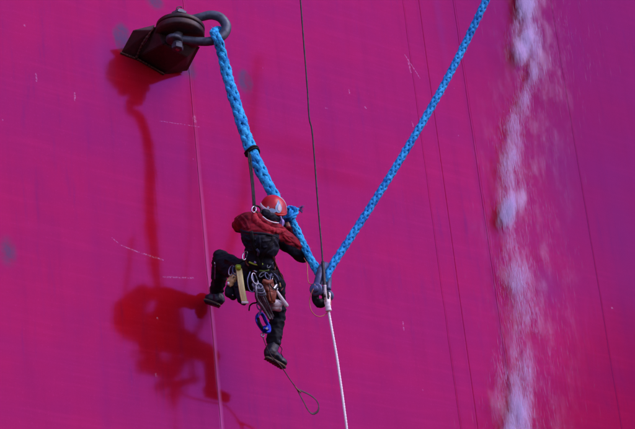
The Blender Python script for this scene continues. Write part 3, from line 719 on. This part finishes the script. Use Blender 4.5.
biner(254.6, 279.0, 1.06, 2.5, 6.0, -.35, .0065, M_steel, 'bright silver carabiner holding the grey rope bundle')
WARP = -0.10
biner(231.0, 270.5, .92, 2.0, 5.0, .3, .0065, M_steel, 'white silver carabiner above the tan leather glove on the raised thigh')
biner(234.5, 271.0, .93, 1.8, 4.4, -.2, .0065, M_shk2, 'blue carabiner beside the lime clip on the raised thigh')
WARP = -0.05
biner(259.5, 306.0, .85, 2.4, 4.5, -.3, .0065, M_pur, 'pale purple carabiner hanging just above the blue ascender')
biner(274.6, 283.5, 1.03, 1.8, 6.6, -.3, .0090, M_steel, 'silver carabiner against the right edge of the red brown pouch')
biner(262.0, 274.5, 1.07, 1.6, 3.6, .9, .006, M_shk, 'small dark carabiner on the belt between the silver carabiner and the pouch')
biner(267.5, 276.5, 1.08, 1.8, 4.0, -.6, .006, M_shk2, 'small blue grey carabiner above the red brown pouch')
for lab, q, mt, w_ in (('thin dark cord arcing from the right side of the vest to the hip', [(273.5, 258, 1.06), (277, 266, 1.04), (281, 275, 1.0), (284.5, 284, .98), (281, 291, .98)], M_brn, .0055),
                   ('black cord loop drooping over the right hip beside the hammer', [(270, 270, 1.06), (275.5, 276, 1.08), (279, 283, 1.06), (276, 289, 1.06), (271, 286, 1.08), (268, 277, 1.08)], M_black, .006),
                   ('pale blue cord looped below the belt left of the grey bundle', [(250, 272, 1.05), (247.5, 280, 1.04), (249, 289, 1.0), (253, 292, 1.0), (254, 284, 1.03), (252.5, 274, 1.05)], simple('pale_blue_cord', (.25, .30, .55), .7), .0045),
                   ('short violet webbing tail hanging from the pale purple carabiner', [(257.5, 303, .90), (261, 307, .89), (260.5, 311, .86), (259, 315, .84)], M_pur, .010)):
    t = thing('accessory_cord', at(*q[0]), lab, 'cord'); link('cord', T(q, w_, 7, 6), mt, t)
# yellow webbing
WARP = -0.14
yw = thing('webbing_sling', at(241, 285, .98), 'pale yellow webbing sling hanging from a lime clip beside the raised thigh', 'sling')
pts, _ = path([(238.6, 268.5, 1.00), (239.6, 275, 1.01), (241.0, 285, 1.01), (242.8, 295, 1.00), (244.5, 302, .99)], 6)
for off in (-.013, .004, .016):
    bm = bmesh.new(); tube(bm, [p+rt*off*1.0-fw*(off*.3) for p in pts], .015, 6, flat=.35, nrm=-fw); link('fold', bm, M_yel, yw)
bm = bmesh.new(); box(bm, at(245, 302.6, 1.01), rt*.034, up*.012, fw*.012, .003); link('stitched_end', bm, M_white, yw)
bm = bmesh.new(); box(bm, at(238.2, 267.2, 1.02), rt*.026, up*.026, fw*.014, .008); link('clip', bm, M_lime, yw)
# tan glove
tg = thing('leather_glove', at(232.5, 278, .93), 'tan leather glove clipped on the harness under the raised thigh', 'glove')
bm = blob([('c', at(233.8, 276, .94), at(231, 281, .93), .034, .030), ('c', at(231, 281, .93), at(228.6, 284.5, .92), .014, .011), ('c', at(232, 282, .93), at(230.4, 286, .92), .013, .011),
           ('c', at(233.5, 281.5, .93), at(232.3, 285.5, .92), .013, .010), ('c', at(234.8, 280, .93), at(234.6, 284, .92), .012, .010), ('c', at(230, 278, .94), at(227.4, 280.8, .93), .013, .010)], .006, 2)
wrinkle(bm, .004, 25); link('glove_shell', bm, M_tan, tg)
bm = bmesh.new(); box(bm, at(228.2, 283.5, .95), rt*.010, up*.016, fw*.008, .003); link('cuff_tag', bm, M_hwht, tg)
bm = bmesh.new(); ball(bm, at(234, 277, .975), .008); link('stud', bm, M_eye, tg)
# black pouches
for (q, lab) in (([(at(232, 286, .86), .050, at(230.5, 292, .84), .060), (at(230.5, 292, .84), .06, at(233, 296, .84), .04)], 'rounded black pouch hanging under the raised thigh'),
                 ([(at(238.5, 286, .95), .050, at(241.5, 299, .93), .042), (at(241.5, 299, .93), .042, at(243.5, 302.5, .92), .03)], 'long black holster hanging behind the yellow webbing')):
    t = thing('tool_pouch', q[0][0], lab, 'pouch', 'black pouches'); bm = blob([('c', a, b, ra, rb) for a, ra, b, rb in q], .008, 2); wrinkle(bm, .007, 14); link('pouch_body', bm, M_jblk, t)
    bm = bmesh.new(); tube(bm, [q[0][0]-fw*.05+rt*x for x in (-.035, 0, .035)], .012, 6, flat=.4, nrm=-fw); link('closing_strap', bm, M_black, t)
    bm = bmesh.new(); ball(bm, q[1][2]-fw*.045+up*.01, .009); link('snap', bm, M_steel, t)
# grey rope bundle
WARP = -0.05
M_gdk = simple('dark_grey_rope_fibre', (0.07, .08, .11), .7, 0, 110, .5, .7, .003); M_glt = simple('pale_grey_rope_fibre', (0.50, .52, .62), .7, 0, 110, .5, .7, .003, col2=(.12, .12, .18))
rb = thing('rope_bundle', at(262, 298, 1.0), 'bundle of looped grey rope hanging below the silver carabiner', 'rope bundle')
for k in range(26):
    o1 = random.uniform(-1, 1); o2 = random.uniform(-1, 1); wv = 4.4*o1
    q = [(257.2+1.5*o1, 284+1.0*o2, 1.05), (258.5+wv*.6, 290, 1.05+.03*o2), (262+wv*1.0+random.uniform(-1, 1), 299, 1.0+.035*o2), (267+wv*.9+random.uniform(-1, 1), 309, .93+.03*o2), (271+wv*.55, 317+random.uniform(-1.5, 2), .87)]
    link('coil', T(q, .0082, 6, 5, wob=.08), (M_gry, M_gdk, M_glt)[k % 3], rb)
for j, (x, y) in enumerate(((257.6, 286), (258.4, 288), (259.3, 290.2), (260.5, 292.8))):
    link('wrap_turn', ringtube(x, y, 1.06, 5.2, 2.4, .35, .0095, 20, .05), (M_gry, M_gdk)[j % 2], rb)
# brown pouch
bp = thing('leather_pouch', at(268, 290, 1.0), 'red brown leather tool pouch at the right hip', 'pouch')
bm = hullmesh([at(262.5, 279.5, 1.0), at(272.5, 278.5, 1.0), at(276.5, 292, .98), at(276, 303, .96), at(267.5, 302.5, .96), at(264.5, 291, .98), at(263, 279.5, 1.06), at(272, 279, 1.06), at(276.5, 293, 1.06), at(274.5, 303.5, 1.02), at(269, 303, 1.02), at(265, 291, 1.07)], .012)
bmesh.ops.triangulate(bm, faces=bm.faces[:]); bmesh.ops.subdivide_edges(bm, edges=bm.edges[:], cuts=2, use_grid_fill=True); wrinkle(bm, .006, 16); link('pouch_body', bm, M_brn, bp)
link('flap', T([(262.5, 281, 1.09), (267.5, 282.5, 1.10), (272.5, 281, 1.09)], .020, 6, 8, flat=.5, nrm=-fw), M_brn, bp)
link('seam', T([(269, 283, 1.105), (270, 292, 1.10), (272, 301, 1.06)], .005, 6, 5), simple('dark_seam', (.05, .012, .01), .7), bp)
# white handled tool
hm = thing('hammer', at(281, 298, 1.0), 'hammer with white handle sticking out below the right hip', 'hammer')
link('handle', T([(274.5, 288, 1.02, .012), (279, 294.5, 1.02, .014), (283, 300.5, 1.01, .018), (286.3, 305.3, 1.0, .021), (287.3, 306.8, 1.0, .015)], 0, 6, 10), M_white, hm)
link('head', T([(272.5, 290.5, 1.05, .015), (274.5, 287.5, 1.05, .018), (277, 284.5, 1.05, .013)], 0, 4, 8), M_steel, hm)
wc = thing('white_cloth', at(277, 307, .93), 'small white cloth tucked beneath the red brown pouch over the hanging thigh', 'cloth')
bm = blob([('c', at(272.5, 302.5, .97), at(279, 304, .95), .034, .038), ('c', at(274, 307, .93), at(278.5, 308.5, .92), .040, .034)], .008); wrinkle(bm, .007, 18); link('cloth', bm, M_hwht, wc)
wc2 = thing('tool_pouch', at(279, 286, .96), 'black and grey pouch at the outer right hip beside the hammer head', 'pouch', 'black pouches')
bm = blob([('c', at(276, 279, .98), at(281.5, 284, .96), .040, .042), ('c', at(281.5, 284, .96), at(281, 291, .95), .042, .032)], .008); wrinkle(bm, .007, 16); link('pouch_body', bm, M_jblk, wc2)
link('closing_strap', T([(269, 277, 1.05), (272.5, 274.5, 1.06), (276, 277, 1.05), (277.5, 281, 1.03)], .017, 6, 7, flat=.5, nrm=-fw), M_shk2, wc2)
link('tab', T([(279.5, 283, 1.02), (280.5, 287, 1.01)], .009, 3, 6), M_tan, wc2)
# black hook
bh = thing('hook_loop', at(252, 304, .95), 'thin black cord loop curling beside the pale purple carabiner', 'cord')
link('cord', T([(255.5, 288, 1.0), (255.5, 296, .98), (257, 302, .90), (252.5, 303.5, .88), (249.8, 306, .86), (249, 310.5, .86)], .0075, 6, 6), M_black, bh)
# ascender
asd = thing('ascender', at(263, 322, .9), 'bright blue hand ascender hanging beneath the purple carabiner', 'ascender')
A_ = .78
bm = bmesh.new(); tube(bm, path([(260, 313, A_), (257.2, 316.5, A_), (257.4, 321.5, A_), (260.5, 327, A_), (264.5, 331.5, A_), (269, 331.5, A_), (269, 326.5, A_), (266, 321.5, A_), (263.5, 316, A_), (261, 312.8, A_)], 6)[0][:-1], .017, 8, flat=.7, closed=True, nrm=-fw); link('frame', bm, M_asc, asd)
link('cam', hullmesh([at(263, 326, A_+.03), at(268.5, 325, A_+.03), at(270, 329, A_+.03), at(266.5, 332, A_+.03), at(263, 330, A_+.03), at(263, 326, A_), at(268.5, 325, A_), at(270, 329, A_), at(266.5, 332, A_)], .004), M_asc, asd)
link('rivet', ringtube(266.6, 328.6, A_+.05, .8, .8, 0, .006, 10), M_steel, asd)
link('eyelet', ringtube(262.5, 335, .76, 1.5, 1.9, 0, .006, 12), M_steel, asd)
link('grip', T([(257.7, 318, A_+.01), (259.6, 324, A_+.01), (263, 329, A_+.01)], .016, 5, 8), M_black, asd)
# foot loop
fl = thing('foot_loop', at(290, 385, .4), 'long dark foot strap ending in an open loop below the hanging boot', 'foot strap')
link('webbing', T([(262.5, 336, .76), (265, 343, .74), (268, 350, .70), (272, 357, .64), (279, 364, .58), (284, 370.5, .52), (290, 379.5, .50), (297, 389, .50)], .0085, 8, 6, flat=.5), M_strap, fl)
link('loop', T([(297, 389, .50), (303, 391.5, .50), (310, 395, .50), (316, 400, .50), (318.8, 406, .50), (317.5, 411.5, .50), (312.5, 413.8, .50), (308, 410, .50), (304, 402.5, .50), (300, 395, .50), (297.3, 389.8, .50)], .0105, 8, 6, flat=.35, nrm=V((.3, -1, .1))), M_strap, fl)
link('stitching', T([(295, 386.5, .505), (297.5, 389.5, .505), (301, 392.5, .505)], .013, 4, 6, flat=.5), simple('tan_stitching', (.20, .07, .05), .7), fl)

# ------------------------------------------------------------------ falling water
def water_mat():
    N = NT('falling_water'); p = N.n('ShaderNodeBsdfPrincipled')
    p.inputs['Base Color'].default_value = (.78, .70, 1.0, 1); p.inputs['Roughness'].default_value = .25; p.inputs['IOR'].default_value = 1.33
    p.inputs['Alpha'].default_value = .11
    N.l(p.outputs[0], N.out.inputs[0]); return N.m
cl = [(-20, 523, 7, .8), (0, 526, 7, .95), (20, 527, 7, .8), (40, 527, 12, 1.0), (56, 530, 14, 1.0), (68, 535, 9, .5), (85, 529, 8, .18), (110, 519, 9, .20), (135, 512, 8, .40), (165, 510, 8, .42), (185, 515, 10, .38), (203, 512, 9, 1.0), (216, 507, 6, .85), (232, 508, 10, .2), (260, 518, 15, .15), (284, 517, 12, .40), (300, 522, 15, .22), (330, 521, 18, .13), (360, 519, 17, .22), (385, 518, 13, .45), (402, 516, 11, .9), (425, 517, 10, 1.0), (470, 517, 12, .9)]
def clerp(y):
    for a, b in zip(cl, cl[1:]):
        if a[0] <= y <= b[0]:
            t = (y-a[0])/(b[0]-a[0]); return [a[i]+(b[i]-a[i])*t for i in range(4)]
    return cl[-1]
vs = []; fs = []
def drop(c, L, wv):
    i = len(vs); a = L*.5; vs.append((c.x, c.y, c.z+a))
    for k in range(3): vs.append((c.x+wv*math.cos(k*2.094), c.y+wv*math.sin(k*2.094), c.z-a*.3))
    vs.append((c.x, c.y, c.z-a))
    for k in range(3): fs.append((i, i+1+k, i+1+(k+1) % 3)); fs.append((i+4, i+1+(k+1) % 3, i+1+k))
cnt = 0
while cnt < 42000:
    y = random.uniform(-20, 470); _, cx, wd, dn = clerp(y)
    faint = random.random() < .07
    x = random.gauss(cx, wd*.62) if not faint else random.gauss(cx+16, 22)
    d = random.uniform(.03, .13)
    p = at(x, y, d)
    cl_n = 1.3*noise.noise(V(((p.x-.18*p.z)*6.5, 3, p.z*2.4)))+.7*noise.noise(V(((p.x-.1*p.z)*24, 8, p.z*4.5)))
    if random.random() > (dn if not faint else .5)*max(.04, .5+1.15*cl_n): continue
    drop(p, random.choice((random.uniform(.02, .06), random.uniform(.05, .17))), random.uniform(.0010, .0028)*(.7 if faint else 1)); cnt += 1
falls = thing('falling_water', at(517, 215, .2), 'stream of pale violet water and spray splashing down the hull at the right', 'water')
me = bpy.data.meshes.new('water_droplets'); me.from_pydata(vs, [], fs); me.materials.append(water_mat())
dr = bpy.data.objects.new('water_droplets', me); COL.objects.link(dr); dr.parent = falls; dr.matrix_parent_inverse = Matrix.Translation(falls.location).inverted()
dr['kind'] = 'stuff'
# fine spray as a real volume: a wavering column with noise-driven density, densest along its axis
def spray_mat():
    N = NT('spray'); tc = N.n('ShaderNodeTexCoord').outputs['Object']
    at_ = N.n('ShaderNodeAttribute'); pos = N.n('ShaderNodeNewGeometry').outputs['Position']
    s_ = N.n('ShaderNodeSeparateXYZ'); N.l(pos, s_.inputs[0])
    def curve(vals):      # piecewise function of height through a float curve
        fc = N.n('ShaderNodeFloatCurve'); c = fc.mapping.curves[0]
        for k, (t, v) in enumerate(vals):
            if k < 2: c.points[k].location = (t, v)
            else: c.points.new(t, v)
        fc.mapping.update(); N.l(tz, fc.inputs['Value']); return fc.outputs[0]
    zt, zb = at(521, -20, .2).z, at(517, 470, .2).z
    tz = N.math('DIVIDE', N.math('SUBTRACT', zt, s_.outputs[2]), zt-zb)
    X0 = at(517, 215, .2).x-1.0
    cxs = []; dns = []; wds = []
    for y, cx, wd, dn in cl:
        p = at(cx, y, .085); t = (zt-p.z)/(zt-zb); cxs.append((t, (p.x-X0)/2)); dns.append((t, dn**2.5*.98+.015)); wds.append((t, wd/40))
    cx = N.math('MULTIPLY_ADD', curve(cxs), 2.0, X0)
    wob = N.noise(N.scale(pos, (1, 1, .8)), 3.0, 3, .6)
    dx = N.math('SUBTRACT', s_.outputs[0], N.math('MULTIPLY_ADD', wob, .30, N.math('SUBTRACT', cx, .15)))
    wid = N.math('MULTIPLY', curve(wds), 0.62)
    q = N.math('DIVIDE', dx, wid)
    core = N.math('POWER', 2.718, N.math('MULTIPLY', N.math('MULTIPLY', q, q), -1.0))
    halo = N.math('POWER', 2.718, N.math('MULTIPLY', N.math('POWER', N.math('ABSOLUTE', N.math('DIVIDE', N.math('SUBTRACT', dx, .18), .42)), 2.0), -1.0))
    n1 = N.noise(N.scale(pos, (1, 1, .20)), 13.0, 7, .72)
    n2 = N.noise(N.scale(pos, (1.3, 1, .55)), 4.5, 5, .65)
    nn = N.math('MULTIPLY', N.math('POWER', N.ramp(n1, .38, .72), 1.4), N.ramp(n2, .46, .66, .05, 1.6))
    yy = N.math('DIVIDE', N.math('ADD', s_.outputs[1], .085), .04)
    fy = N.math('POWER', 2.718, N.math('MULTIPLY', N.math('MULTIPLY', yy, yy), -1.0))
    den = N.math('MULTIPLY', N.math('MULTIPLY', core, curve(dns)), 62.0)
    den = N.math('MULTIPLY_ADD', halo, 8.0, den)
    den = N.math('MULTIPLY', N.math('MULTIPLY', den, nn), fy)
    v = N.n('ShaderNodeVolumePrincipled'); v.inputs['Color'].default_value = (.90, .78, 1.0, 1); v.inputs['Anisotropy'].default_value = .1
    N.l(den, v.inputs['Density']); N.l(v.outputs[0], N.out.inputs['Volume']); return N.m
bm = bmesh.new(); xa, xb = at(470, 215, .2).x, at(600, 215, .2).x
cx0 = (xa+xb)/2
box(bm, V((cx0, -.13, (at(517, -20, .2).z+at(517, 470, .2).z)/2)), V(((xb-xa)/2, 0, 0)), V((0, .115, 0)), V((0, 0, (at(517, -20, .2).z-at(517, 470, .2).z)/2+.4)))
sprayo = link('spray', fix(bm), spray_mat(), falls, smooth=False); sprayo['kind'] = 'stuff'
S.cycles.transparent_max_bounces = 24; S.cycles.volume_bounces = 5; S.cycles.max_bounces = 8
S.cycles.volume_step_rate = 1.0; S.cycles.volume_max_steps = 256
